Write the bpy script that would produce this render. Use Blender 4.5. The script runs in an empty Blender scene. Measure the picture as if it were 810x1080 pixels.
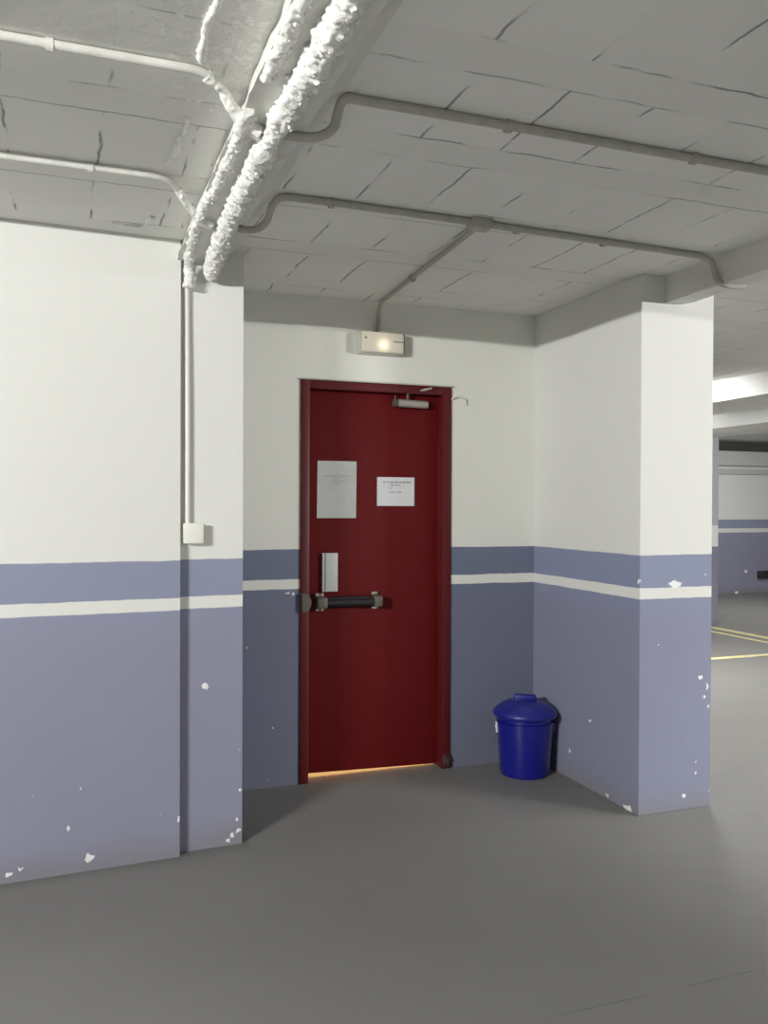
import bpy, bmesh, math, random
from mathutils import Vector, Matrix, noise

random.seed(7)
sc = bpy.context.scene
COL = sc.collection

# ------------------------------------------------------------------ geometry of the place (metres)
ZC = 2.618            # ceiling
Y_BACK = 4.4908       # wall with the door
X_RIGHT = 2.588       # right hand wall of the recess
Y_PIL = 3.481         # front of the right pillar
X_PILR = 3.018
TH = math.radians(3.2825)                     # slight skew of the left wall
LP = Vector((0.4443, 3.7333, 0.0))            # right end of the left wall
LD = Vector((math.cos(TH), math.sin(TH), 0))
LN = Vector((math.sin(TH), -math.cos(TH), 0))  # towards the viewer

# ------------------------------------------------------------------ node helpers
class NT:
    def __init__(self, name):
        self.mat = bpy.data.materials.new(name)
        self.mat.use_nodes = True
        self.t = self.mat.node_tree
        self.b = self.t.nodes['Principled BSDF']
        self.out = self.t.nodes['Material Output']
    def n(self, kind, **kw):
        o = self.t.nodes.new(kind)
        for k, v in kw.items():
            setattr(o, k, v)
        return o
    def link(self, a, b):
        self.t.links.new(a, b)
    def val(self, s, sock):
        if isinstance(s, (int, float)):
            sock.default_value = s
        elif isinstance(s, (tuple, list)):
            sock.default_value = s if len(s) == len(sock.default_value) else (*s, 1.0)
        else:
            self.link(s, sock)
    def m(self, op, a, b=0.0, c=None, clamp=False):
        o = self.n('ShaderNodeMath', operation=op, use_clamp=clamp)
        self.val(a, o.inputs[0]); self.val(b, o.inputs[1])
        if c is not None:
            self.val(c, o.inputs[2])
        return o.outputs[0]
    def step(self, x, lo, hi):
        o = self.n('ShaderNodeMapRange', interpolation_type='SMOOTHSTEP')
        self.val(x, o.inputs['Value'])
        o.inputs['From Min'].default_value = lo; o.inputs['From Max'].default_value = hi
        return o.outputs['Result']
    def mix(self, f, a, b, blend='MIX'):
        o = self.n('ShaderNodeMix', data_type='RGBA', blend_type=blend)
        self.val(f, o.inputs[0]); self.val(a, o.inputs[6]); self.val(b, o.inputs[7])
        return o.outputs[2]
    def noise(self, vec, scale, detail=4, rough=.55):
        o = self.n('ShaderNodeTexNoise')
        self.link(vec, o.inputs['Vector'])
        o.inputs['Scale'].default_value = scale; o.inputs['Detail'].default_value = detail
        o.inputs['Roughness'].default_value = rough
        return o.outputs['Fac']
    def pos(self):
        g = self.n('ShaderNodeNewGeometry')
        s = self.n('ShaderNodeSeparateXYZ')
        self.link(g.outputs['Position'], s.inputs[0])
        return g.outputs['Position'], s.outputs[0], s.outputs[1], s.outputs[2]
    def bump(self, h, strength, dist=.01):
        o = self.n('ShaderNodeBump')
        self.link(h, o.inputs['Height'])
        o.inputs['Strength'].default_value = strength; o.inputs['Distance'].default_value = dist
        self.link(o.outputs[0], self.b.inputs['Normal'])

def simple(name, col, rough=.5, metal=0, spec=.5, mottling=.08, scale=40, emit=None, coat=0):
    t = NT(name)
    P = t.n('ShaderNodeTexCoord').outputs['Object']
    f = t.noise(P, scale)
    dark = tuple(c * (1 - mottling * 2) for c in col); light = tuple(min(1, c * (1 + mottling * 2)) for c in col)
    t.link(t.mix(f, dark, light), t.b.inputs['Base Color'])
    t.b.inputs['Roughness'].default_value = rough
    t.b.inputs['Metallic'].default_value = metal
    t.b.inputs['Specular IOR Level'].default_value = spec
    t.b.inputs['Coat Weight'].default_value = coat
    if emit:
        t.b.inputs['Emission Color'].default_value = (*emit[0], 1)
        t.b.inputs['Emission Strength'].default_value = emit[1]
    return t.mat

WHITE = (.685, .69, .66)
BLUE_UP = (.205, .230, .345)
BLUE = (.205, .209, .300)

def wall_paint(name, chips=(), white=WHITE, speck=.5, dirt=.6, stripe=(1.0499, 1.1021), top=1.2619, whiteband=None, shade_tint=(1, 1, 1)):
    """white over slate blue with a white stripe, flaking near the floor"""
    t = NT(name)
    P, X, Y, Z = t.pos()
    wob = t.m('MULTIPLY', t.m('SUBTRACT', t.noise(P, 9, 5), .5), .010)
    Zw = t.m('ADD', Z, wob)
    is_white = t.step(Zw, top - .002, top + .002)
    st = t.m('MULTIPLY', t.step(Zw, stripe[0] - .002, stripe[0] + .002),
             t.m('SUBTRACT', 1.0, t.step(Zw, stripe[1] - .002, stripe[1] + .002)))
    w = t.m('MAXIMUM', is_white, st)
    tn = lambda c: tuple(a * b for a, b in zip(c, shade_tint))
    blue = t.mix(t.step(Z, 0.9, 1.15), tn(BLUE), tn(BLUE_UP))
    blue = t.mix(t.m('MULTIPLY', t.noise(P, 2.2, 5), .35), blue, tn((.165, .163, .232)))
    wh = t.mix(t.m('MULTIPLY', t.noise(P, 1.8, 5), .22), white, tuple(c * .82 for c in white))
    # scuffs on the white paint
    sc1 = t.m('MULTIPLY', t.step(t.noise(P, 7, 6, .7), .62, .78), .18)
    wh = t.mix(sc1, wh, (.55, .55, .52))
    col = t.mix(w, blue, wh)
    if whiteband:
        col = t.mix(t.m('MULTIPLY', st, 1.0), col, whiteband)
    # floor dirt
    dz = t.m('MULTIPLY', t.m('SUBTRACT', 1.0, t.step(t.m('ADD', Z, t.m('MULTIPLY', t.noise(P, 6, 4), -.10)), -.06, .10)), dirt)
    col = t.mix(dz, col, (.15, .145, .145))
    # random paint flakes, more of them low down
    low = t.m('SUBTRACT', 1.0, t.step(Z, .0, .9))
    fl = t.step(t.m('ADD', t.noise(P, 34, 2, .4), t.m('MULTIPLY', low, .035)), .815 - .02 * speck, .825 - .02 * speck)
    fl = t.m('MULTIPLY', fl, t.m('SUBTRACT', 1.0, is_white))
    nz = t.n('ShaderNodeTexNoise'); t.link(P, nz.inputs['Vector']); nz.inputs['Scale'].default_value = 55
    off = t.n('ShaderNodeVectorMath', operation='SCALE'); off.inputs['Scale'].default_value = .034
    sub = t.n('ShaderNodeVectorMath', operation='SUBTRACT'); t.link(nz.outputs['Color'], sub.inputs[0]); sub.inputs[1].default_value = (.5, .5, .5)
    t.link(sub.outputs[0], off.inputs[0])
    add = t.n('ShaderNodeVectorMath', operation='ADD'); t.link(P, add.inputs[0]); t.link(off.outputs[0], add.inputs[1])
    for (cx, cy, cz, rh, rv) in chips:
        d = t.n('ShaderNodeVectorMath', operation='SUBTRACT'); t.link(add.outputs[0], d.inputs[0]); d.inputs[1].default_value = (cx, cy, cz)
        s = t.n('ShaderNodeVectorMath', operation='MULTIPLY'); t.link(d.outputs[0], s.inputs[0]); s.inputs[1].default_value = (1.25 / rh, 1.25 / rh, 1.25 / rv)
        l = t.n('ShaderNodeVectorMath', operation='LENGTH'); t.link(s.outputs[0], l.inputs[0])
        fl = t.m('MAXIMUM', fl, t.m('SUBTRACT', 1.0, t.step(l.outputs['Value'], .8, 1.1)))
    col = t.mix(fl, col, (.78, .78, .80))
    t.link(col, t.b.inputs['Base Color'])
    t.b.inputs['Roughness'].default_value = .62
    t.b.inputs['Specular IOR Level'].default_value = .25
    h = t.m('ADD', t.m('MULTIPLY', t.noise(P, 3, 5), 1.0), t.m('MULTIPLY', t.noise(P, 90, 3), .12))
    t.bump(h, .35, .012)
    return t.mat

def ceiling_mat():
    t = NT('ceiling_blocks_paint')
    P, X, Y, Z = t.pos()
    wn = t.m('MULTIPLY', t.m('SUBTRACT', t.noise(P, 7, 6), .5), .032)
    Yw = t.m('ADD', Y, wn); Xw = t.m('ADD', X, wn)
    def lines(coord, start, pitch, hw):
        u = t.m('FRACT', t.m('DIVIDE', t.m('SUBTRACT', coord, start - pitch * 40), pitch))
        d = t.m('MULTIPLY', t.m('MINIMUM', u, t.m('SUBTRACT', 1.0, u)), pitch)
        return t.m('SUBTRACT', 1.0, t.step(d, hw * .4, hw)), u
    la, ua = lines(Yw, 1.865, .57, .006)
    lb, ub = lines(Yw, 2.02, .57, .005)
    left = t.m('LESS_THAN', X, .4)
    Xs = t.m('ADD', Xw, t.m('MULTIPLY', left, .085))
    row = t.m('FLOOR', t.m('DIVIDE', t.m('SUBTRACT', Y, 1.865 - .57 * 40), .57))
    Xs = t.m('ADD', Xs, t.m('MULTIPLY', t.m('SINE', t.m('MULTIPLY', row, 2.3)), .02))
    lc, uc = lines(Xs, .985, .27, .0055)
    cell = t.m('GREATER_THAN', ua, .27)                 # cross joints only between the ribs
    lc = t.m('MULTIPLY', lc, cell)
    vis1 = t.step(t.noise(P, 3.4, 4), .46, .62)
    vis2 = t.step(t.noise(P, 4.2, 3), .45, .60)
    off = t.n('ShaderNodeVectorMath', operation='ADD'); t.link(P, off.inputs[0]); off.inputs[1].default_value = (7, 3, 0)
    vis3 = t.step(t.noise(off.outputs[0], 3.0, 3), .44, .56)
    ln = t.m('MAXIMUM', t.m('MULTIPLY', la, vis1), t.m('MULTIPLY', t.m('MULTIPLY', lb, vis3), .7))
    ln = t.m('MAXIMUM', ln, t.m('MULTIPLY', lc, vis2))
    base = t.mix(t.noise(P, 1.6, 6, .6), (.66, .66, .625), (.76, .76, .73))
    rib = t.m('LESS_THAN', ua, .27)
    base = t.mix(t.m('MULTIPLY', rib, .16), base, (.50, .50, .47))
    blk = t.n('ShaderNodeTexWhiteNoise', noise_dimensions='2D')
    cmb = t.n('ShaderNodeCombineXYZ')
    t.link(t.m('FLOOR', t.m('DIVIDE', t.m('SUBTRACT', Xs, .985 - .27 * 40), .27)), cmb.inputs[0]); t.link(row, cmb.inputs[1])
    t.link(cmb.outputs[0], blk.inputs['Vector'])
    base = t.mix(t.m('MULTIPLY', t.m('MULTIPLY', blk.outputs['Value'], cell), .16), base, (.55, .55, .53))
    stain = t.m('MULTIPLY', t.step(t.noise(P, 4.5, 6, .65), .56, .76), .25)
    base = t.mix(stain, base, (.46, .45, .40))
    col = t.mix(t.m('MULTIPLY', ln, .70), base, (.075, .073, .065))
    # white plaster splashes beside the sprayed beam
    near = t.m('MULTIPLY', t.step(X, -.02, .28), t.m('SUBTRACT', 1.0, t.step(X, .42, .5)))
    near = t.m('MULTIPLY', near, t.m('SUBTRACT', 1.0, t.m('MULTIPLY', t.step(Y, 2.2, 3.1), .8)))
    sp = t.m('MULTIPLY', t.step(t.m('ADD', t.noise(P, 38, 4, .65), t.m('MULTIPLY', near, .235)), .72, .80), near)
    col = t.mix(sp, col, (.80, .80, .77))
    t.link(col, t.b.inputs['Base Color'])
    t.b.inputs['Roughness'].default_value = .8
    t.b.inputs['Specular IOR Level'].default_value = .15
    h = t.m('SUBTRACT', t.m('ADD', t.m('MULTIPLY', t.noise(P, 4, 6), 1.0), t.m('MULTIPLY', blk.outputs['Value'], .3)), t.m('MULTIPLY', ln, 1.2))
    h = t.m('ADD', h, t.m('MULTIPLY', sp, .8))
    t.bump(h, .5, .015)
    return t.mat

def floor_mat():
    t = NT('floor_grey_paint')
    P, X, Y, Z = t.pos()
    col = t.mix(t.noise(P, 1.3, 5), (.128, .126, .121), (.162, .158, .150))
    col = t.mix(t.m('MULTIPLY', t.step(t.noise(P, 5, 6, .7), .5, .75), .25), col, (.135, .133, .130))
    col = t.mix(t.m('MULTIPLY', t.step(t.noise(P, 120, 2), .72, .78), .25), col, (.32, .31, .30))
    # expansion seam across the lane
    d = t.m('ABSOLUTE', t.m('SUBTRACT', t.m('ADD', Y, t.m('MULTIPLY', t.m('SUBTRACT', t.noise(P, 6, 3), .5), .012)), 2.195))
    seam = t.m('MULTIPLY', t.m('SUBTRACT', 1.0, t.step(d, .001, .005)), t.step(X, 1.1, 1.5))
    seam = t.m('MULTIPLY', seam, t.step(t.noise(P, 6, 3), .36, .56))
    col = t.mix(t.m('MULTIPLY', seam, .7), col, (.05, .05, .048))
    # grime line along the left wall
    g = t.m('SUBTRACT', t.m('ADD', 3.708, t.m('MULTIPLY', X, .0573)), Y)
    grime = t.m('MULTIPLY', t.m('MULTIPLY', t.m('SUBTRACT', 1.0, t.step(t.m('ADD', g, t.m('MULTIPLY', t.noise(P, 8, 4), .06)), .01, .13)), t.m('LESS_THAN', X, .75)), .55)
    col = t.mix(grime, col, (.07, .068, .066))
    t.link(col, t.b.inputs['Base Color'])
    t.link(t.m('ADD', .40, t.m('MULTIPLY', t.noise(P, 4, 5), .22)), t.b.inputs['Roughness'])
    t.b.inputs['Specular IOR Level'].default_value = .38
    t.bump(t.noise(P, 2.5, 4), .08, .01)
    return t.mat

def rough_white():
    t = NT('sprayed_plaster')
    P, X, Y, Z = t.pos()
    col = t.mix(t.step(t.noise(P, 30, 5, .7), .3, .6), (.62, .62, .58), (.88, .88, .85))
    t.link(col, t.b.inputs['Base Color'])
    t.b.inputs['Roughness'].default_value = .9
    t.b.inputs['Specular IOR Level'].default_value = .1
    t.bump(t.noise(P, 55, 5, .7), .6, .012)
    return t.mat

def beam_mat():
    t = NT('beam_plaster')
    P, X, Y, Z = t.pos()
    col = t.mix(t.noise(P, 2.5, 6, .6), (.56, .56, .52), (.70, .70, .66))
    col = t.mix(t.m('MULTIPLY', t.step(t.noise(P, 6, 6, .7), .55, .75), .4), col, (.36, .345, .30))
    t.link(col, t.b.inputs['Base Color'])
    t.b.inputs['Roughness'].default_value = .85
    t.b.inputs['Specular IOR Level'].default_value = .15
    t.bump(t.m('ADD', t.noise(P, 5, 6), t.m('MULTIPLY', t.noise(P, 40, 4), .3)), .6, .015)
    return t.mat

def leaf_mat():
    t = NT('door_red_paint')
    P, X, Y, Z = t.pos()
    col = t.mix(t.noise(P, 1.4, 5), (.080, .0040, .0052), (.100, .0050, .0055))
    col = t.mix(t.m('MULTIPLY', t.step(t.noise(P, 7, 5, .7), .6, .8), .3), col, (.13, .013, .012))
    t.link(col, t.b.inputs['Base Color'])
    t.link(t.m('ADD', .38, t.m('MULTIPLY', t.noise(P, 3, 4), .15)), t.b.inputs['Roughness'])
    t.b.inputs['Specular IOR Level'].default_value = .12
    t.bump(t.noise(P, 2.0, 3), .12, .01)
    return t.mat

def diffuser_mat():
    t = NT('lamp_diffuser')
    P = t.n('ShaderNodeTexCoord').outputs['Object']
    d = t.n('ShaderNodeVectorMath', operation='DISTANCE'); t.link(P, d.inputs[0]); d.inputs[1].default_value = (0, -.06, -.012)
    g = t.m('SUBTRACT', 1.0, t.step(d.outputs['Value'], .0, .085))
    t.link(t.mix(t.noise(P, 30), (.46, .43, .34), (.52, .49, .40)), t.b.inputs['Base Color'])
    t.b.inputs['Emission Color'].default_value = (1, .80, .52, 1)
    t.link(t.m('MULTIPLY', t.m('POWER', g, 3.0), .42), t.b.inputs['Emission Strength'])
    t.b.inputs['Roughness'].default_value = .4
    return t.mat

M = {}
sn, cs = LN, LD
def lw(t_, z, back=0.0):
    p = LP + LD * t_ - LN * back
    return (p.x, p.y, z)
M['wall_left'] = wall_paint('paint_left_wall', [(-.001, 3.708, .184, .010, .013), (.08, 3.712, .052, .024, .020), (-.222, 3.695, .036, .018, .011),
                            (-.181, 3.697, .048, .011, .011), (.444, 3.733, .16, .010, .022)], speck=.3)
M['wall_pil'] = wall_paint('paint_pilaster', [(.556, 3.78, .709, .019, .019), (.704, 3.788, .060, .013, .010), (.678, 3.787, .040, .016, .020),
                            (.662, 3.786, .02, .012, .012), (.712, 3.789, .419, .008, .010), (.716, 3.789, .24, .008, .014), (.700, 3.787, .11, .008, .012)], speck=.3)
M['wall_back'] = wall_paint('paint_back_wall', [(1.02, 4.49, .313, .007, .010), (1.125, 4.49, 1.018, .012, .012), (1.095, 4.49, 1.028, .017, .007)], white=(.71, .715, .66), speck=.1, dirt=.15, shade_tint=(.57, .61, .64))  # blue darkened evenly: the recess's shade is put into the paint
M['wall_right'] = wall_paint('paint_right_wall', [(2.588, 3.57, .012, .045, .018), (2.588, 3.741, .023, .018, .010), (2.588, 4.089, .153, .010, .014),
                            (2.588, 3.49, 1.137, .014, .014), (2.588, 3.899, .365, .014, .010),
                            (2.795, 3.481, 1.118, .052, .019), (2.855, 3.481, .071, .017, .014), (2.953, 3.481, .647, .014, .016), (2.995, 3.481, .60, .010, .02),
                            (2.977, 3.481, .551, .010, .012), (3.001, 3.481, .501, .009, .016), (2.700, 3.481, .82, .007, .008)], speck=.3, white=(.655, .66, .635), shade_tint=(.84, .89, .93))  # blue dimmed a little as well, standing in for shade
M['wall_far'] = wall_paint('paint_far_wall', [(11.0, 11.85, .38, .035, .035), (10.8, 11.85, .02, .05, .03)], speck=0, stripe=(1.055, 1.125), top=1.277, white=(.66, .66, .66))
M['column'] = wall_paint('paint_aisle_column', [], white=(.44, .44, .52), speck=0, stripe=(1.0, 1.262), top=1.262, whiteband=(.80, .80, .78))
M['ceiling'] = ceiling_mat()
M['floor'] = floor_mat()
M['rough'] = rough_white()
M['beam'] = beam_mat()
M['red'] = leaf_mat()
M['red_frame'] = simple('door_frame_red', (.066, .0040, .0058), .45, mottling=.12, scale=8, spec=.25)
M['conduit_light'] = simple('conduit_pale_paint', (.60, .60, .56), .6, mottling=.12, scale=30, spec=.2)
M['conduit_grey'] = simple('conduit_grey_paint', (.36, .355, .315), .65, mottling=.15, scale=25, spec=.2)
M['pvc'] = simple('white_pvc', (.74, .73, .68), .45, mottling=.05)
M['box'] = simple('white_box_plastic', (.80, .80, .74), .4, mottling=.03)
M['paper'] = simple('paper_white', (.66, .68, .70), .85, mottling=.05, scale=14, spec=.1)
M['paper_grey'] = simple('paper_greyish', (.50, .52, .51), .85, mottling=.06, scale=14, spec=.1)
M['ink'] = simple('faded_ink', (.30, .31, .34), .9, mottling=.2, scale=300, spec=.05)
M['ink_pale'] = simple('pale_ink', (.37, .385, .385), .9, mottling=.15, scale=300, spec=.05)
M['black'] = simple('black_metal', (.007, .006, .007), .6, spec=.25, mottling=.2)
M['bronze'] = simple('dull_bracket_metal', (.070, .056, .044), .55, metal=.15, mottling=.2)
M['screw'] = simple('bright_screw', (.36, .31, .26), .45, metal=.3)
M['silver'] = simple('closer_silver', (.50, .46, .42), .35, metal=.55, mottling=.1)
M['plate'] = simple('pale_plate', (.50, .53, .54), .45, mottling=.05)
M['groove_shade'] = simple('plate_shadow_groove', (.12, .13, .125), .6)
M['bin'] = simple('bin_blue_plastic', (.0035, .0055, .160), .20, mottling=.06, scale=12, spec=.45)
M['bin_lid'] = simple('bin_lid_blue_plastic', (.006, .0075, .165), .36, mottling=.06, scale=12, spec=.4)
M['bin_metal'] = simple('bin_bright_hinge', (.7, .72, .75), .3, metal=.3)
M['lamp_housing'] = simple('lamp_housing_cream', (.50, .475, .39), .5, mottling=.04)
M['diffuser'] = diffuser_mat()
M['bulb'] = simple('bulb_glow', (1, .95, .8), .4, emit=((1, .86, .62), 1.6))
M['dark'] = simple('dark_grey', (.05, .05, .045), .6)
M['yellow'] = simple('yellow_road_paint', (.60, .545, .28), .7, mottling=.22, scale=9, spec=.2)
M['rubber'] = simple('black_rubber', (.008, .009, .013), .6)
M['far_dark'] = simple('painted_slot_shade', (.04, .041, .038), .8, mottling=.15, scale=3)  # dark colour stands in for the shade inside the slot
M['far_grey'] = simple('ledge_grey', (.42, .42, .41), .8, mottling=.08, scale=3)
M['far_white'] = simple('aisle_beam_white', (.78, .78, .77), .75, mottling=.08, scale=3)
M['inner'] = simple('stairwell_plaster', (.7, .6, .45), .8)

# ------------------------------------------------------------------ mesh helpers
def obj(name, bm, mat, parent=None, smooth=None, loc=None):
    me = bpy.data.meshes.new(name)
    bmesh.ops.recalc_face_normals(bm, faces=bm.faces)
    if smooth is not None:
        lim = math.radians(smooth)
        for f in bm.faces: f.smooth = True
        for e in bm.edges:
            if len(e.link_faces) == 2 and e.calc_face_angle(0) > lim: e.smooth = False
    bm.to_mesh(me); bm.free()
    mats = mat if isinstance(mat, (list, tuple)) else [mat]
    for m_ in mats: me.materials.append(m_)
    o = bpy.data.objects.new(name, me); COL.objects.link(o)
    if loc is not None: o.location = loc
    if parent is not None: o.parent = parent
    return o

def empty(name, loc, rz=0):
    o = bpy.data.objects.new(name, None); COL.objects.link(o)
    o.location = loc; o.rotation_euler = (0, 0, rz); o.empty_display_size = .05
    return o

def tag(o, label, cat, group=None):
    o['label'] = label; o['category'] = cat
    if group: o['group'] = group
    return o

def struct(o, label=None):
    o['kind'] = 'structure'
    if label: o['label'] = label
    return o

def box(bm, x0, x1, y0, y1, z0, z1, bev=0, seg=2):
    r = bmesh.ops.create_cube(bm, size=1)
    vs = r['verts']
    for v in vs:
        v.co = Vector((x0 + (v.co.x + .5) * (x1 - x0), y0 + (v.co.y + .5) * (y1 - y0), z0 + (v.co.z + .5) * (z1 - z0)))
    if bev:
        es = list({e for v in vs for e in v.link_edges})
        bmesh.ops.bevel(bm, geom=es, offset=bev, segments=seg, affect='EDGES', profile=.5)
    return bm

def B(*a, **k):
    return box(bmesh.new(), *a, **k)

def smooth_path(pts, step=.012):
    pts = [Vector(p) for p in pts]
    out = []
    n = len(pts)
    for i in range(n - 1):
        p0 = pts[max(i - 1, 0)]; p1 = pts[i]; p2 = pts[i + 1]; p3 = pts[min(i + 2, n - 1)]
        L = (p2 - p1).length
        # centripetal-ish: limit the tangents to the segment's own length
        t1 = (p2 - p0); t2 = (p3 - p1)
        t1 = t1.normalized() * L if t1.length else t1
        t2 = t2.normalized() * L if t2.length else t2
        k = max(1, int(L / step))
        for j in range(k):
            u = j / k
            h00 = 2*u**3 - 3*u**2 + 1; h10 = u**3 - 2*u**2 + u; h01 = -2*u**3 + 3*u**2; h11 = u**3 - u**2
            out.append(p1 * h00 + t1 * h10 + p2 * h01 + t2 * h11)
    out.append(pts[-1])
    return out

def tube(bm, pts, r, seg=14, cap=True, path=True, step=.012, disp=None):
    P = smooth_path(pts, step) if path else [Vector(p) for p in pts]
    rings = []
    up = None
    for i, p in enumerate(P):
        d = (P[min(i + 1, len(P) - 1)] - P[max(i - 1, 0)]).normalized()
        if up is None:
            up = Vector((0, 0, 1)) if abs(d.z) < .9 else Vector((1, 0, 0))
        a = d.cross(up).normalized(); up = a.cross(d).normalized()
        rr = r(i / max(1, len(P) - 1)) if callable(r) else r
        ring = []
        for k in range(seg):
            t = 2 * math.pi * k / seg
            n_ = a * math.cos(t) + up * math.sin(t)
            q = p + n_ * rr
            if disp: q = disp(p, n_, rr, q)
            ring.append(bm.verts.new(q))
        rings.append(ring)
    for A, C in zip(rings, rings[1:]):
        for k in range(seg):
            bm.faces.new((A[k], A[(k + 1) % seg], C[(k + 1) % seg], C[k]))
    if cap:
        bm.faces.new(rings[0]); bm.faces.new(rings[-1])
    return bm

def lumpy(amp, freq=28):
    def f(p, n_, rr, q):
        a = noise.fractal(q * freq, .9, 2.1, 4)
        b = noise.noise(q * freq * .28 + Vector((5, 1, 2)))
        c = max(0, noise.noise(q * freq * 1.7 + Vector((1, 8, 3))) - .15)
        return q + n_ * (amp * (.75 * a + 1.25 * b + 1.9 * c))
    return f

def lathe(bm, prof, seg=64, cap=True):
    rings = []
    for r, z in prof:
        rings.append([bm.verts.new((r * math.cos(2*math.pi*k/seg), r * math.sin(2*math.pi*k/seg), z)) for k in range(seg)])
    for A, C in zip(rings, rings[1:]):
        for k in range(seg):
            bm.faces.new((A[k], A[(k+1) % seg], C[(k+1) % seg], C[k]))
    if cap:
        bm.faces.new(rings[0]); bm.faces.new(rings[-1])
    return bm

def slab_poly(bm, foot, z0, z1):
    a = [bm.verts.new((x, y, z0)) for x, y in foot]; b = [bm.verts.new((x, y, z1)) for x, y in foot]
    bm.faces.new(a); bm.faces.new(b)
    n = len(foot)
    for i in range(n): bm.faces.new((a[i], a[(i+1) % n], b[(i+1) % n], b[i]))
    return bm

# ------------------------------------------------------------------ the setting
struct(obj('floor', B(-8, 18, -6, 13, -.2, 0), M['floor']))
struct(obj('ceiling', B(-8, 18, -6, 13, ZC, ZC + .2), M['ceiling']))

def lwxy(t_, back):
    p = LP + LD * t_ - LN * back
    return (p.x, p.y)
struct(obj('wall_left', slab_poly(bmesh.new(), [lwxy(-7.5, 0), lwxy(0, 0), lwxy(0, .9), lwxy(-7.5, .9)], 0, ZC), M['wall_left']))
bm = slab_poly(bmesh.new(), [lwxy(.0005, .042), (.722, LP.y + .042 + .016), (.722, Y_BACK + .2), (lwxy(.0005, .042)[0] - .05, Y_BACK + .2)], 0, ZC)
struct(obj('wall_pilaster', bm, M['wall_pil']))

OX0, OX1, OZ = 1.185, 2.022, 2.150        # door opening
bm = bmesh.new()
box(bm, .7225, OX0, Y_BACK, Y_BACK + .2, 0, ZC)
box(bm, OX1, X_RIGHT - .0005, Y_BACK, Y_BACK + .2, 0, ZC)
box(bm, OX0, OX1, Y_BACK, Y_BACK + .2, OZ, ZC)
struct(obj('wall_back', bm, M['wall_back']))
struct(obj('wall_right', B(X_RIGHT, X_PILR, Y_PIL, 4.95, 0, ZC, bev=.004), M['wall_right']))
bm = bmesh.new(); box(bm, 3, 18, 11.85, 12.2, 0, 2.44)
struct(obj('wall_far', bm, M['wall_far']))

# little lit stairwell behind the door (seen only as the glow under the leaf)
bm = bmesh.new()
box(bm, OX0 - .1, OX1 + .1, 5.35, 5.4, 0, 2.3)
box(bm, OX0 - .15, OX0 - .1, Y_BACK + .2, 5.4, 0, 2.3)
box(bm, OX1 + .1, OX1 + .15, Y_BACK + .2, 5.4, 0, 2.3)
box(bm, OX0 - .15, OX1 + .15, Y_BACK + .2, 5.4, 2.3, 2.35)
struct(obj('wall_stairwell', bm, M['inner']))

# drop beams
def rough_beam(x0, x1, y0, y1, z0, z1, amp, slope=0.0, flare=0.0):
    """box beam with uneven plaster; grid on the sides and soffit"""
    bm = bmesh.new()
    n = int((y1 - y0) / .035)
    prof = []
    for k in range(6): prof.append((x0 + slope * (1 - k / 5), 0, z1 + (z0 - z1) * k / 5, -1))
    for k in range(1, 6): prof.append((x0 + (x1 - x0) * k / 5, 0, z0, 0))
    for k in range(1, 6): prof.append((x1 + flare * (k / 5) ** 1.5, 0, z0 + (z1 - z0) * k / 5, 1))
    rows = []
    for i in range(n + 1):
        y = y0 + (y1 - y0) * i / n
        row = []
        for (x, _, z, s) in prof:
            p = Vector((x, y, z))
            d = noise.fractal(p * 7, .9, 2, 4) * amp
            row.append(bm.verts.new((x + d * (s if s else .0), y, min(ZC + .003, z + (abs(d) * .7 if z < z0 + 1e-4 else 0)))))
        rows.append(row)
    for a, b in zip(rows, rows[1:]):
        for k in range(len(prof) - 1):
            bm.faces.new((a[k], a[k+1], b[k+1], b[k]))
    bm.faces.new(rows[0]); bm.faces.new(rows[-1])
    for a, b in zip(rows, rows[1:]):
        bm.faces.new((a[0], b[0], b[-1], a[-1]))
    return bm
struct(obj('trim_1', rough_beam(.425, .612, -5.9, 3.775, 2.530, ZC + .004, .010, .03, .085), M['beam'], smooth=50), 'plastered drop beam over the left pilaster')
struct(obj('trim_2', rough_beam(2.725, 2.838, -5.9, Y_PIL + .0, 2.487, ZC + .004, .014), M['beam'], smooth=50), 'plastered drop beam meeting the right pillar')
# aisle beams beyond the pillar
struct(obj('trim_3', B(5.40, 6.18, 3.0, 11.85, 2.43, ZC + .001, bev=.006), M['far_white']), 'pale aisle beam beyond the pillar')
struct(obj('trim_4', B(6.22, 7.05, 3.0, 11.85, 2.30, ZC + .001, bev=.006), M['far_white']), 'deeper pale beam further down the aisle')
struct(obj('trim_5', B(3, 18, 11.80, 11.86, 2.055, 2.14, bev=.004), M['far_grey']), 'ledge along the far wall')
struct(obj('trim_6', B(3, 18, 11.72, 11.86, 2.20, 2.44, bev=.004), M['far_grey']), 'band at the top of the far wall')
struct(obj('trim_7', B(3, 18, 12.0, 12.3, 2.44, ZC, bev=.004), M['far_dark']), 'dark block standing in for the shaded slot above the far wall')
struct(obj('light_blocker', B(3.9, 4.3, .30, 1.16, 0, ZC, bev=.006), M['column']), 'unseen column added to keep the right tube light off the left wall')  # out of view, added to block the right lamp from the left wall
struct(obj('column_1', B(7.23, 7.655, 8.72, 9.14, 0, ZC, bev=.006), M['column']), 'aisle column with a white band behind the pillar')

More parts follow.
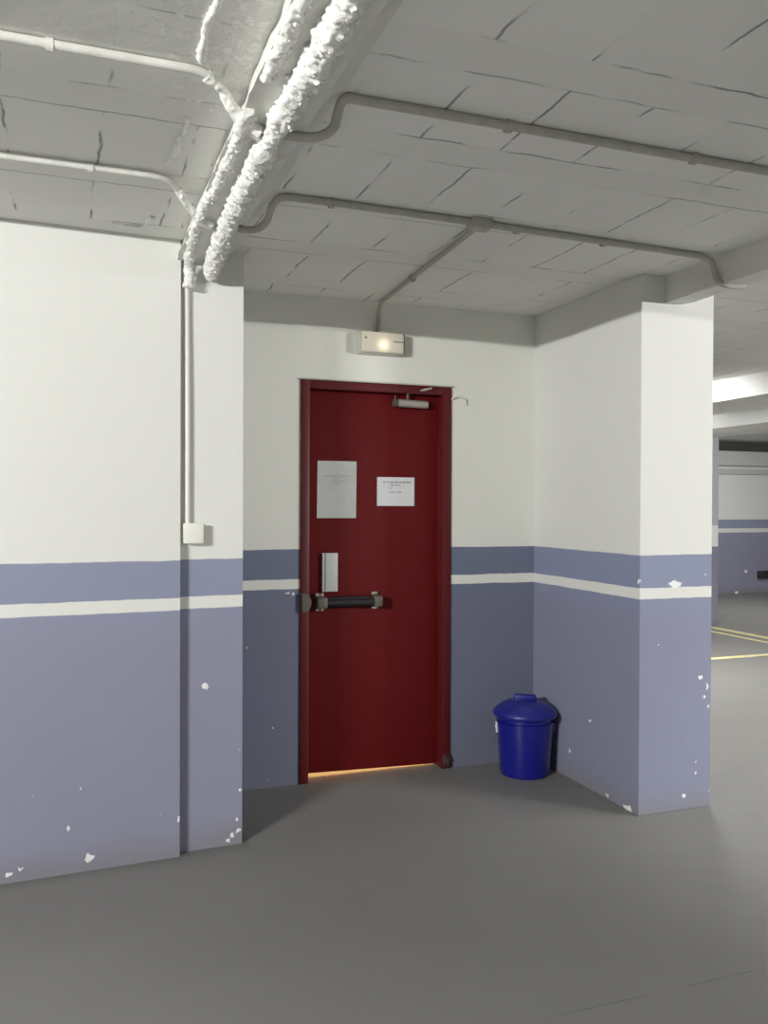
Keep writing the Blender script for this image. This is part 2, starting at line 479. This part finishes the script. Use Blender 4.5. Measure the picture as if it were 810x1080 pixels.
# ------------------------------------------------------------------ the door
door = empty('door_1', ((OX0 + OX1) / 2, Y_BACK, 0))
struct(door, 'dark red metal fire door with notices and push bar')
D0 = Vector(door.location)
def dp(name, bm, mat, parent=None, smooth=None):
    """part of the door given in world coordinates"""
    pr = parent or door
    off = D0
    bmesh.ops.translate(bm, verts=bm.verts, vec=-off)
    o = obj(name, bm, mat, pr, smooth)
    return o
FX0, FX1, FZ = 1.163, 2.046, 2.172
YF = Y_BACK - .010
bm = bmesh.new()
box(bm, FX0, 1.212, YF, Y_BACK + .13, 0, FZ, bev=.003)
box(bm, 1.994, FX1, YF, Y_BACK + .13, .0, FZ, bev=.003)
box(bm, 1.212, 1.994, YF, Y_BACK + .13, 2.125, FZ, bev=.003)
box(bm, 1.225 - .014, 1.225, Y_BACK + .062, Y_BACK + .13, 0, 2.13, bev=.002)
dp('door_frame', bm, M['red_frame'], smooth=40)
# swollen, rusted foot of the right jamb
bm = bmesh.new()
bmesh.ops.create_icosphere(bm, subdivisions=4, radius=1)
for v in bm.verts:
    n_ = v.co.copy()
    v.co = Vector((2.030 + n_.x * .034, Y_BACK - .002 + n_.y * .016, .040 + n_.z * .050))
    v.co += n_ * noise.fractal(v.co * 40, .9, 2, 3) * .008
    v.co.z = max(v.co.z, .001)
dp('jamb_foot', bm, simple('rusted_jamb_foot', (.018, .004, .005), .7, mottling=.25), smooth=60)
dp('head_lip', B(1.158, 2.060, YF - .006, Y_BACK + .001, 2.1715, 2.179, bev=.002), M['far_grey'], smooth=40)
YL = Y_BACK + .062      # face of the leaf
bm = bmesh.new()
box(bm, 1.213, 1.992, YL, YL + .042, .026, 2.124, bev=.004)
for v in bm.verts:
    if v.co.z < .1: v.co.z += .006 - .020 * (v.co.x - 1.213) / .78      # the leaf hangs slightly out of square
dp('door_leaf', bm, M['red'], smooth=40)
# notices' neighbour: pale plate with folded flange
pl = dp('pull_plate', B(1.3185, 1.388, YL - .020, YL + .001, 1.025, 1.236, bev=.002), M['plate'], smooth=40)
dp('plate_flange', B(1.301, 1.3095, YL - .022, YL + .001, 1.024, 1.236, bev=.0015), M['plate'], pl, smooth=40)
dp('plate_groove', B(1.3093, 1.3187, YL - .0185, YL + .001, 1.025, 1.236), M['groove_shade'], pl)  # dark strip fills the groove and stands in for its shade
# push bar
bar_l = dp('push_bar', tube(bmesh.new(), [(1.30, YL - .062, .968), (1.60, YL - .062, .966)], .021, seg=20, path=False), M['black'], smooth=50)
bm = B(1.30, 1.60, YL - .050, YL + .001, .940, .996, bev=.006)
dp('bar_backplate', bm, M['black'], bar_l, smooth=40)
for (xa, xb, w) in ((1.255, 1.315, 0), (1.582, 1.632, 1)):
    br = dp('bar_bracket', B(xa, xb, YL - .085, YL + .001, .938, 1.0, bev=.010, seg=3), M['bronze'], bar_l, smooth=40)
    dp('bracket_flange', B(xa + .004, xb - .006, YL - .020, YL + .001, .920, 1.018, bev=.004), M['bronze'], br, smooth=40)
    for zz in (.9285, 1.0095):
        for xx in ((xa + .014, xb - .016) if w == 0 else (xa + .02,)):
            b2 = bmesh.new(); bmesh.ops.create_uvsphere(b2, u_segments=12, v_segments=8, radius=.008 if w == 0 else .011)
            for v in b2.verts: v.co = Vector((xx + v.co.x * (1 if w == 0 else 1.5), YL - .020 + v.co.y * .5, zz + v.co.z * (1 if w == 0 else .7)))
            dp('screw', b2, M['screw'], br, smooth=80)
# latch case with a half-round nose over the left jamb
bm = bmesh.new()
pts = []
for k in range(25):
    a = -math.pi / 2 + math.pi * k / 24
    pts.append((1.180 + .040 * math.cos(a), .976 + .050 * math.sin(a)))
pts += [(1.164, 1.026), (1.164, .926)]
a_ = [bm.verts.new((x, YF - .018, z)) for x, z in pts]; b_ = [bm.verts.new((x, YF + .001, z)) for x, z in pts]
bm.faces.new(a_); bm.faces.new(b_)
for i in range(len(pts)): bm.faces.new((a_[i], a_[(i+1) % len(pts)], b_[(i+1) % len(pts)], b_[i]))
bmesh.ops.bevel(bm, geom=[e for e in bm.edges if all(v in a_ for v in e.verts)], offset=.005, segments=2, affect='EDGES')
dp('latch_keeper', bm, M['bronze'], smooth=40)
# door closer
cl = dp('door_closer', tube(bmesh.new(), [(1.728, YL - .042, 2.072), (1.905, YL - .042, 2.068)], .0215, seg=24, path=False), M['silver'], smooth=50)
dp('closer_end_cap', tube(bmesh.new(), [(1.703, YL - .042, 2.072), (1.7275, YL - .042, 2.072)], .0215, seg=24, path=False), M['bronze'], cl, smooth=50)
dp('closer_mount', B(1.715, 1.895, YL - .036, YL + .001, 2.058, 2.086, bev=.003), M['bronze'], cl, smooth=40)
dp('closer_spindle', tube(bmesh.new(), [(1.787, YL - .045, 2.088), (1.787, YL - .045, 2.128)], .008, seg=14, path=False), M['bronze'], cl, smooth=50)
arm = bmesh.new()
d = Vector((1.915, YL - .10, 2.158)) - Vector((1.785, YL - .045, 2.124))
tube(arm, [(1.783, YL - .045, 2.126), (1.915, YL - .085, 2.158)], .0065, seg=10, path=False)
dp('closer_arm', arm, M['silver'], cl, smooth=50)
dp('closer_shoe', B(1.895, 1.945, YF - .012, YF + .001, 2.150, 2.170, bev=.003), M['red_frame'], cl, smooth=40)
dp('closer_bracket_pin', tube(bmesh.new(), [(1.722, YL - .020, 2.09), (1.722, YL - .020, 2.118)], .004, seg=10, path=False), M['bronze'], cl, smooth=50)

# ------------------------------------------------------------------ notices
def sheet(name, x0, x1, z0, z1, mat, tilt=0.0):
    t = empty(name, ((x0 + x1) / 2, YL - .003, (z0 + z1) / 2), 0)
    W, H = x1 - x0, z1 - z0
    bm = bmesh.new(); n = 14
    g = [[bm.verts.new((-W/2 + W*i/n + tilt * (j/n - .5), -.0015 - .0030 * (math.sin(i/n*math.pi*1.0) ** 2) * (.4 + .6*math.sin(j*1.1)**2), -H/2 + H*j/n)) for j in range(n+1)] for i in range(n+1)]
    for i in range(n):
        for j in range(n): bm.faces.new((g[i][j], g[i+1][j], g[i+1][j+1], g[i][j+1]))
    r = bmesh.ops.extrude_face_region(bm, geom=bm.faces[:])
    for v in [v for v in r['geom'] if isinstance(v, bmesh.types.BMVert)]: v.co.y = .0022
    obj('paper', bm, mat, t, smooth=30)
    return t, W, H
def print_lines(t, lines, mat):
    bm = bmesh.new()
    for (x0, x1, z, h, fill) in lines:
        x = x0
        while x < x1:
            w = min(random.uniform(.008, .024), x1 - x)
            if random.random() < fill:
                # letter-sized strokes
                xx = x
                while xx < x + w - .002:
                    lwid = random.uniform(.0018, .0034)
                    box(bm, xx, xx + lwid, -.0062, -.0052, z - h/2, z + h/2 * random.choice((1, 1, .6)))
                    xx += lwid + .0012
            x += w + .005
    obj('printed_lines', bm, mat, t)
t, W, H = sheet('paper_notice', 1.274, 1.498, 1.428, 1.741, M['paper_grey'], .003)
tag(t, 'tall greyish paper notice on the red door, upper left, faint writing', 'notice')
print_lines(t, [(-.075, .085, .075, .005, .7), (-.045, .080, .062, .005, .8), (-.030, .060, .046, .005, .9), (-.022, .012, .032, .005, 1), (-.075, -.01, -.02, .004, .4)], M['ink_pale'])
t, W, H = sheet('paper_notice', 1.622, 1.845, 1.496, 1.657, M['paper'], .0)
tag(t, 'small landscape white paper notice on the red door, right half', 'notice')
print_lines(t, [(-.079, -.066, .053, .008, 1), (-.055, .088, .053, .008, 1), (-.032, .028, .036, .008, 1), (-.040, .030, .018, .004, .3), (-.040, .032, -.003, .007, .95)], M['ink'])

# ------------------------------------------------------------------ emergency light over the door
em = empty('emergency_light', (1.607, Y_BACK, 2.386))
tag(em, 'small rectangular cream emergency light glowing above the red door', 'lamp')
obj('housing', B(-.128, .128, -.038, 0, -.061, .061, bev=.006), M['lamp_housing'], em, smooth=40)
obj('diffuser', B(-.122, .122, -.072, -.036, -.056, .056, bev=.008, seg=3), M['diffuser'], em, smooth=40)
bm = bmesh.new(); bmesh.ops.create_uvsphere(bm, u_segments=20, v_segments=12, radius=1)
for v in bm.verts: v.co = Vector((.004 + v.co.x * .008, -.071 + v.co.y * .006, -.014 + v.co.z * .015))
obj('bulb', bm, M['bulb'], em, smooth=80)
obj('indicator_window', tube(bmesh.new(), [(-.100, -.073, .020), (-.100, -.069, .020)], .006, seg=14, path=False), M['dark'], em, smooth=50)
obj('test_strip', B(.058, .122, -.0735, -.070, .004, .009), M['bronze'], em)
obj('lamp_rim', B(.1215, .1255, -.070, -.03, -.052, .056), M['bronze'], em)

# ------------------------------------------------------------------ conduits
def clip_ring(parent, p, d, r):
    bm = bmesh.new()
    p = Vector(p); d = Vector(d).normalized()
    tube(bm, [p - d * .009, p + d * .009], r * 1.45, seg=16, path=False)
    return obj('pipe_clip', bm, M['conduit_light'] if r < .0125 else M['conduit_grey'], parent, smooth=50)

ZP = 2.604
left_pipes = []
o = obj('ceiling_conduit', tube(bmesh.new(), [(-2.6, 2.236, ZP), (.27, 2.232, ZP), (.335, 2.245, ZP - .002), (.375, 2.272, 2.585), (.400, 2.300, 2.556), (.440, 2.335, 2.525), (.500, 2.365, 2.510)], .0115), M['conduit_light'], smooth=50)
tag(o, 'pale conduit on the left ceiling, nearer of two, bending into the white beam', 'conduit', 'pale conduits on the left ceiling')
left_pipes.append(o); clip_ring(o, (-.045, 2.235, ZP), (1, 0, 0), .0115)
o = obj('ceiling_conduit', tube(bmesh.new(), [(-2.6, 2.998, ZP), (.25, 2.998, ZP), (.315, 3.020, ZP - .002), (.355, 3.065, 2.59), (.395, 3.120, 2.556), (.440, 3.160, 2.525), (.485, 3.19, 2.515)], .0115), M['conduit_light'], smooth=50)
tag(o, 'pale conduit on the left ceiling, nearer the white wall, second of two', 'conduit', 'pale conduits on the left ceiling')
left_pipes.append(o); clip_ring(o, (.065, 2.998, ZP), (1, 0, 0), .0115)

RG = .0135
o = obj('ceiling_conduit', tube(bmesh.new(), [(2.722, 2.246, ZP), (.735, 2.240, ZP), (.698, 2.244, 2.600), (.687, 2.262, 2.568), (.684, 2.290, 2.540), (.655, 2.320, 2.524), (.600, 2.335, 2.520), (.55, 2.335, 2.520)], RG), M['conduit_grey'], smooth=50)
tag(o, 'long dark grey conduit crossing the right ceiling, nearest the viewer', 'conduit', 'grey conduits on the right ceiling')
for x in (1.2, 1.86): clip_ring(o, (x, 2.242, ZP), (1, 0, 0), RG)
o = obj('ceiling_conduit', tube(bmesh.new(), [(1.47, 3.046, ZP), (.76, 3.034, ZP), (.710, 3.046, 2.600), (.690, 3.09, 2.58), (.684, 3.16, 2.545), (.65, 3.19, 2.524), (.56, 3.19, 2.520)], RG), M['conduit_grey'], smooth=50)
tag(o, 'grey conduit between the white beam and the ceiling junction box', 'conduit', 'grey conduits on the right ceiling')
clip_ring(o, (.90, 3.038, ZP), (1, 0, 0), RG)
o = obj('ceiling_conduit', tube(bmesh.new(), [(1.545, 3.052, ZP), (2.55, 3.098, ZP), (2.63, 3.104, 2.601), (2.682, 3.110, 2.585), (2.700, 3.112, 2.545), (2.712, 3.105, 2.505), (2.745, 3.090, 2.485), (2.835, 3.075, 2.483)], RG), M['conduit_grey'], smooth=50)
tag(o, 'grey conduit from the ceiling junction box bending over the right beam', 'conduit', 'grey conduits on the right ceiling')
for x in (1.68, 2.1): clip_ring(o, (x, 3.058 + (x - 1.545) * .046, ZP), (1, .046, 0), RG)
o = obj('ceiling_conduit', tube(bmesh.new(), [(1.520, 3.09, ZP), (1.594, 4.36, ZP), (1.598, 4.43, 2.601), (1.600, 4.462, 2.578), (1.600, 4.472, 2.54), (1.600, 4.474, 2.440)], .0105), M['conduit_grey'], smooth=50)
tag(o, 'grey conduit running from the ceiling junction box to the emergency light', 'conduit', 'grey conduits on the right ceiling')
clip_ring(o, (1.567, 3.9, ZP), (.058, 1, 0), .013)
j = empty('junction_box', (1.508, 3.049, ZC))
tag(j, 'grey junction box where conduits meet on the right ceiling', 'junction box')
obj('box_body', B(-.043, .043, -.034, .034, -.034, 0, bev=.004), M['conduit_grey'], j, smooth=40)
obj('box_cover', B(-.040, .040, -.031, .031, -.039, -.033, bev=.002), M['conduit_grey'], j, smooth=40)

# vertical conduit and its white box on the pilaster
def pz(t_, out, z):
    p = LP + LD * t_ + LN * (out - .042)
    return (p.x, p.y, z)
o = obj('wall_conduit', tube(bmesh.new(), [pz(.035, .014, 1.40), pz(.034, .014, 1.9), pz(.029, .014, 2.46), pz(.026, .03, 2.53)], .0115), M['pvc'], smooth=50)
tag(o, 'white vertical conduit down the pilaster beside the left wall', 'conduit')
jb = empty('junction_box', pz(.0555, 0, 1.376), TH)
tag(jb, 'small square white junction box at the bottom of the vertical conduit', 'junction box')
obj('box_body', B(-.040, .040, -.038, 0, -.041, .041, bev=.004), M['box'], jb, smooth=40)
obj('box_cover', B(-.043, .043, -.048, -.037, -.044, .044, bev=.005), M['box'], jb, smooth=40)

# ------------------------------------------------------------------ sprayed pipes under the left beam
def crust(pts, r, amp, freq, flakes, lean, seg=44, step=.0045):
    """a sprayed pipe: rough skin plus crumbs of plaster standing off one edge"""
    bm = tube(bmesh.new(), pts, r, seg=seg, step=step, disp=lumpy(amp, freq))
    P = smooth_path(pts, .01)
    for k in range(flakes):
        i_ = random.randrange(1, len(P) - 1)
        d_ = (P[i_ + 1] - P[i_ - 1]).normalized()
        side = d_.cross(Vector((0, 0, 1))).normalized() * -1
        if side.x < 0: side = -side
        ang = random.gauss(lean, .75)
        n_ = side * math.cos(ang) + Vector((0, 0, 1)) * math.sin(ang)
        rr = r(i_ / len(P)) if callable(r) else r
        c = P[i_] + n_ * (rr + random.uniform(-.004, .006))
        q = bmesh.ops.create_icosphere(bm, subdivisions=1, radius=1)
        sz = random.uniform(.0025, .0085)
        for v in q['verts']:
            v.co = c + Vector((v.co.x * random.uniform(.5, 1.5), v.co.y * random.uniform(.5, 1.6), v.co.z * random.uniform(.5, 1.4))) * sz
    return bm
o = obj('sprayed_ceiling_pipe', crust([(.532, .9, 2.507), (.529, 1.64, 2.507), (.527, 1.87, 2.507), (.522, 2.11, 2.507), (.519, 2.42, 2.508), (.537, 3.12, 2.508), (.566, 3.63, 2.505), (.570, 3.755, 2.486)],
        lambda u: .029 + .004 * u + .003 * math.sin(u * 23) + .002 * math.sin(u * 61), .0085, 42, 420, -.5), M['rough'], smooth=70)
tag(o, 'thick pipe crusted with lumpy white spray plaster under the ceiling beam', 'pipe')
o = obj('sprayed_ceiling_pipe', crust([(.445, .9, 2.532), (.444, 1.71, 2.532), (.449, 1.94, 2.532), (.445, 2.065, 2.532)], lambda u: .0165 + .002 * math.sin(u * 17), .0065, 48, 90, -.4, 30), M['rough'], smooth=70)
tag(o, 'thin white crusted pipe left of the thick one, at the top picture edge', 'pipe')
o = obj('sprayed_ceiling_pipe', crust([(.440, 2.24, 2.530), (.440, 2.32, 2.528), (.445, 2.50, 2.530), (.446, 2.81, 2.530), (.439, 3.08, 2.530), (.449, 3.40, 2.530), (.466, 3.62, 2.524), (.472, 3.705, 2.50), (.475, 3.728, 2.42)],
        lambda u: .0155 + .002 * math.sin(u * 29), .0065, 48, 220, -.3, 30), M['rough'], smooth=70)
tag(o, 'thin white crusted pipe curving down into the vertical wall conduit', 'pipe')
# plaster coat where the left conduits dive under the crusted pipes
obj('plaster_coat', tube(bmesh.new(), [(.330, 2.245, 2.600), (.376, 2.272, 2.584), (.402, 2.300, 2.560), (.445, 2.325, 2.532), (.488, 2.335, 2.515)], lambda u: .0125 + .003 * u, seg=24, step=.005, disp=lumpy(.005, 50)), M['rough'], left_pipes[0], smooth=70)
obj('plaster_coat', tube(bmesh.new(), [(.355, 3.065, 2.590), (.395, 3.115, 2.560), (.44, 3.150, 2.535), (.49, 3.17, 2.518)], lambda u: .013, seg=24, step=.005, disp=lumpy(.005, 50)), M['rough'], left_pipes[1], smooth=70)
# hardened dribbles on the left ceiling
for pts, r, lab in (
    ([(.309, 1.80, 2.617), (.309, 1.928, 2.616), (.300, 2.03, 2.617), (.306, 2.12, 2.616), (.312, 2.205, 2.617)], .010, 'white plaster dribble on ceiling between top edge and nearer left conduit'),
    ([(.317, 2.535, 2.618), (.326, 2.62, 2.616), (.312, 2.71, 2.617), (.318, 2.80, 2.617), (.300, 2.91, 2.618)], .008, 'white plaster dribble on ceiling between the two left conduits'),
    ([(.16, 3.60, 2.618), (.25, 3.602, 2.616), (.278, 3.59, 2.616), (.290, 3.52, 2.617), (.306, 3.46, 2.618)], .009, 'white plaster dribble on ceiling along the top of the left wall'),
):
    o = obj('ceiling_dribble', tube(bmesh.new(), pts, r, seg=14, step=.006, disp=lumpy(.005, 50)), M['rough'], smooth=60)
    tag(o, lab, 'plaster')
# bent wire beside the door head
o = obj('bent_wire', tube(bmesh.new(), [(2.040, Y_BACK - .004, 2.098), (2.058, Y_BACK - .012, 2.112), (2.078, Y_BACK - .018, 2.122), (2.105, Y_BACK - .018, 2.114), (2.128, Y_BACK - .014, 2.106), (2.137, Y_BACK - .008, 2.085), (2.136, Y_BACK - .004, 2.072)],
        lambda u: .0055 - .003 * abs(u - .35), seg=10, step=.004), M['conduit_light'], smooth=60)
tag(o, 'short bent grey wire on the white wall beside the door head', 'wire')

# ------------------------------------------------------------------ blue bin
bn = empty('trash_bin', (2.404, 4.262, 0), math.radians(-27))
tag(bn, 'round blue plastic trash bin with lid in the corner by the pillar', 'trash bin')
prof = [(.128, .0), (.136, .004), (.139, .012), (.1560, .288), (.1605, .291), (.1605, .299), (.150, .302), (.146, .330), (.140, .330), (.138, .30), (.130, .018), (.0005, .016)]
obj('bucket', lathe(bmesh.new(), prof, 72), M['bin'], bn, smooth=35)
lid = obj('lid', lathe(bmesh.new(), [(.1485, .334), (.158, .330), (.172, .327), (.1765, .331), (.1785, .342), (.177, .352), (.158, .371), (.132, .391), (.095, .405), (.05, .413), (.0005, .414)], 72), M['bin_lid'], bn, smooth=50)
bm = B(-.066, .066, -.021, .021, .404, .443, bev=.010, seg=3)
for v in bm.verts:
    if v.co.z > .42: v.co.x *= .93
obj('lid_handle', bm, M['bin_lid'], lid, smooth=50)
# embossed maker's panel, curved on the bucket
bm = bmesh.new()
def arc_panel(bm, a0, a1, z0, z1, out, thick, n=10):
    def R(z): return .139 + (.1575 - .139) * (z - .012) / .293
    fr = []
    for i in range(n + 1):
        a = a0 + (a1 - a0) * i / n
        q = []
        for z, rr in ((z0, out), (z1, out), (z1, out - thick), (z0, out - thick)):
            q.append(bm.verts.new(((R(z) + rr) * math.cos(a), (R(z) + rr) * math.sin(a), z)))
        fr.append(q)
    for A, C in zip(fr, fr[1:]):
        for k in range(4): bm.faces.new((A[k], A[(k+1) % 4], C[(k+1) % 4], C[k]))
    bm.faces.new(fr[0]); bm.faces.new(fr[-1])
arc_panel(bm, math.radians(-88), math.radians(-62), .235, .278, .0012, .004)
obj('embossed_panel', bm, M['bin'], bn, smooth=40)
# carrying lugs at both sides and the wire bail folded behind
for a, mt in ((math.pi, M['bin_metal']), (0, M['bin'])):
    bm = bmesh.new()
    arc_panel(bm, a - .055, a + .055, .225, .285, .008, .012, 6)
    lug = obj('handle_lug', bm, mt, bn, smooth=40)
bm = bmesh.new()
tube(bm, [(.163 * math.cos(a), .163 * math.sin(a), .255 - .055 * math.sin(a)) for a in [math.pi * k / 16 for k in range(17)]], .003, seg=8, path=False)
obj('wire_handle', bm, M['bin_metal'], bn, smooth=60)

# ------------------------------------------------------------------ far things
def mark(x0, x1, y0, y1, lab):
    bm = bmesh.new()
    n = max(2, int(max(x1 - x0, y1 - y0) / .1))
    along_y = (y1 - y0) > (x1 - x0)
    L, R_ = [], []
    for i in range(n + 1):
        u = i / n
        j1, j2 = random.uniform(-.006, .006), random.uniform(-.006, .006)
        if along_y:
            y = y0 + (y1 - y0) * u; L.append((x0 + j1, y)); R_.append((x1 + j2, y))
        else:
            x = x0 + (x1 - x0) * u; L.append((x, y0 + j1)); R_.append((x, y1 + j2))
    va = [bm.verts.new((*p, .003)) for p in L]; vb = [bm.verts.new((*p, .003)) for p in R_]
    for i in range(n): bm.faces.new((va[i], va[i+1], vb[i+1], vb[i]))
    o = obj('painted_line', bm, M['yellow'])
    tag(o, lab, 'floor marking')
mark(7.42, 7.55, 4.5, 11.6, 'yellow painted floor line, farther of the parallel pair beyond the pillar')
mark(7.19, 7.28, 4.5, 11.6, 'yellow painted floor line, nearer of the parallel pair beyond the pillar')
mark(4.9, 7.19, 6.80, 6.90, 'yellow painted floor line nearest the pillar, crossing the aisle')
gd = empty('wall_bumper', (11.9, 11.85, 0))
tag(gd, 'black rubber bumper low on the far blue wall at right edge', 'bumper')
obj('rubber_block', B(-.42, .8, -.09, 0, .26, .43, bev=.02), M['rubber'], gd, smooth=40)
obj('end_cap', B(-.66, -.415, -.06, 0, .25, .385, bev=.012), M['rubber'], gd, smooth=40)

# ------------------------------------------------------------------ light
def area(name, loc, target, sx, sy, power, col=(1, .985, .94), spread=180):
    l = bpy.data.lights.new(name, 'AREA'); l.shape = 'RECTANGLE'; l.size = sx; l.size_y = sy
    l.energy = power; l.color = col; l.spread = math.radians(spread)
    o = bpy.data.objects.new(name, l); COL.objects.link(o); o.location = loc
    o.rotation_euler = (Vector(target) - Vector(loc)).to_track_quat('-Z', 'Y').to_euler()
    return o
def point(name, loc, r, power, col):
    l = bpy.data.lights.new(name, 'POINT'); l.shadow_soft_size = r; l.energy = power; l.color = col
    o = bpy.data.objects.new(name, l); COL.objects.link(o); o.location = loc
    return o
COOL = (1, .99, .94)
area('tube_left_bay', (-3.5, -.25, 2.548), (1.0, 3.9, 2.3), .95, .03, 320, COOL)
area('tube_aisle_near', (8.0, -1.7, 2.575), (1.4, 4.2, 2.2), 1.7, .03, 480, COOL)
area('lane_fill', (.3, -1.6, 2.58), (.3, -1.6, 0), 1.2, .3, 180, COOL, 95)  # unseen fill added behind the viewer, bounces off the floor onto the ceiling
area('left_down_fill', (-2.9, .5, 2.58), (-2.9, .5, 0), .3, 1.2, 60, COOL, 95)  # added out of view to brighten the left ceiling by floor bounce
area('aisle_down_fill', (5.2, 2.4, 2.58), (5.2, 2.4, 0), .3, 1.2, 100, COOL, 115)  # unseen downlight added to brighten the aisle floor and bounce upward
area('tube_aisle_mid', (4.85, 6.3, 2.52), (5.4, 6.3, 0.6), .06, 1.3, 60, COOL)
area('aisle_floor_fill', (4.9, 6.6, 2.5), (4.9, 6.6, 0), .3, 1.2, 55, COOL, 125)  # fill added behind the pillar for the aisle floor and its ceiling
area('aisle_beam_fill', (5.75, 7.6, 2.40), (6.22, 7.6, 2.36), .06, 1.2, 9, COOL)  # hidden light added to brighten the deeper aisle beam
area('tube_aisle_far', (9.2, 9.3, 2.55), (9.6, 10.2, 0), 1.3, .1, 58, COOL)
area('stairwell_lamp', (1.6, 5.0, 2.0), (1.6, 4.9, 0), .5, .3, 110, (1, .56, .22))
point('emergency_bulb', (1.611, Y_BACK - .10, 2.372), .012, .08, (1, .8, .5))

w = bpy.data.worlds.new('garage_fill'); sc.world = w; w.use_nodes = True
bg = w.node_tree.nodes['Background']
bg.inputs[0].default_value = (.86, .94, 1, 1); bg.inputs[1].default_value = .07

# ------------------------------------------------------------------ camera
cam = bpy.data.cameras.new('camera')
co = bpy.data.objects.new('camera', cam); COL.objects.link(co)
pi_, ro, ya = (math.radians(v) for v in (-.4578, .2374, 20.0775))
fw = Vector((math.sin(ya) * math.cos(pi_), math.cos(ya) * math.cos(pi_), math.sin(pi_)))
r_ = Vector((math.cos(ya), -math.sin(ya), 0)); u_ = r_.cross(fw)
R2 = r_ * math.cos(ro) + u_ * math.sin(ro); U2 = -r_ * math.sin(ro) + u_ * math.cos(ro)
mw = Matrix((R2, U2, -fw)).transposed().to_4x4(); mw.translation = (0, 0, 1.5)
co.matrix_world = mw
cam.sensor_fit = 'VERTICAL'; cam.sensor_height = 36.0
cam.lens = 909.48 / 1080 * 36.0
cam.clip_start = .02; cam.clip_end = 100
sc.camera = co
sc.view_settings.view_transform = 'Standard'
sc.view_settings.look = 'None'
sc.view_settings.exposure = 0.0
sc.view_settings.gamma = 1.2
sc.cycles.use_denoising = True
sc.cycles.max_bounces = 8
sc.cycles.diffuse_bounces = 5
sc.cycles.sample_clamp_indirect = 6
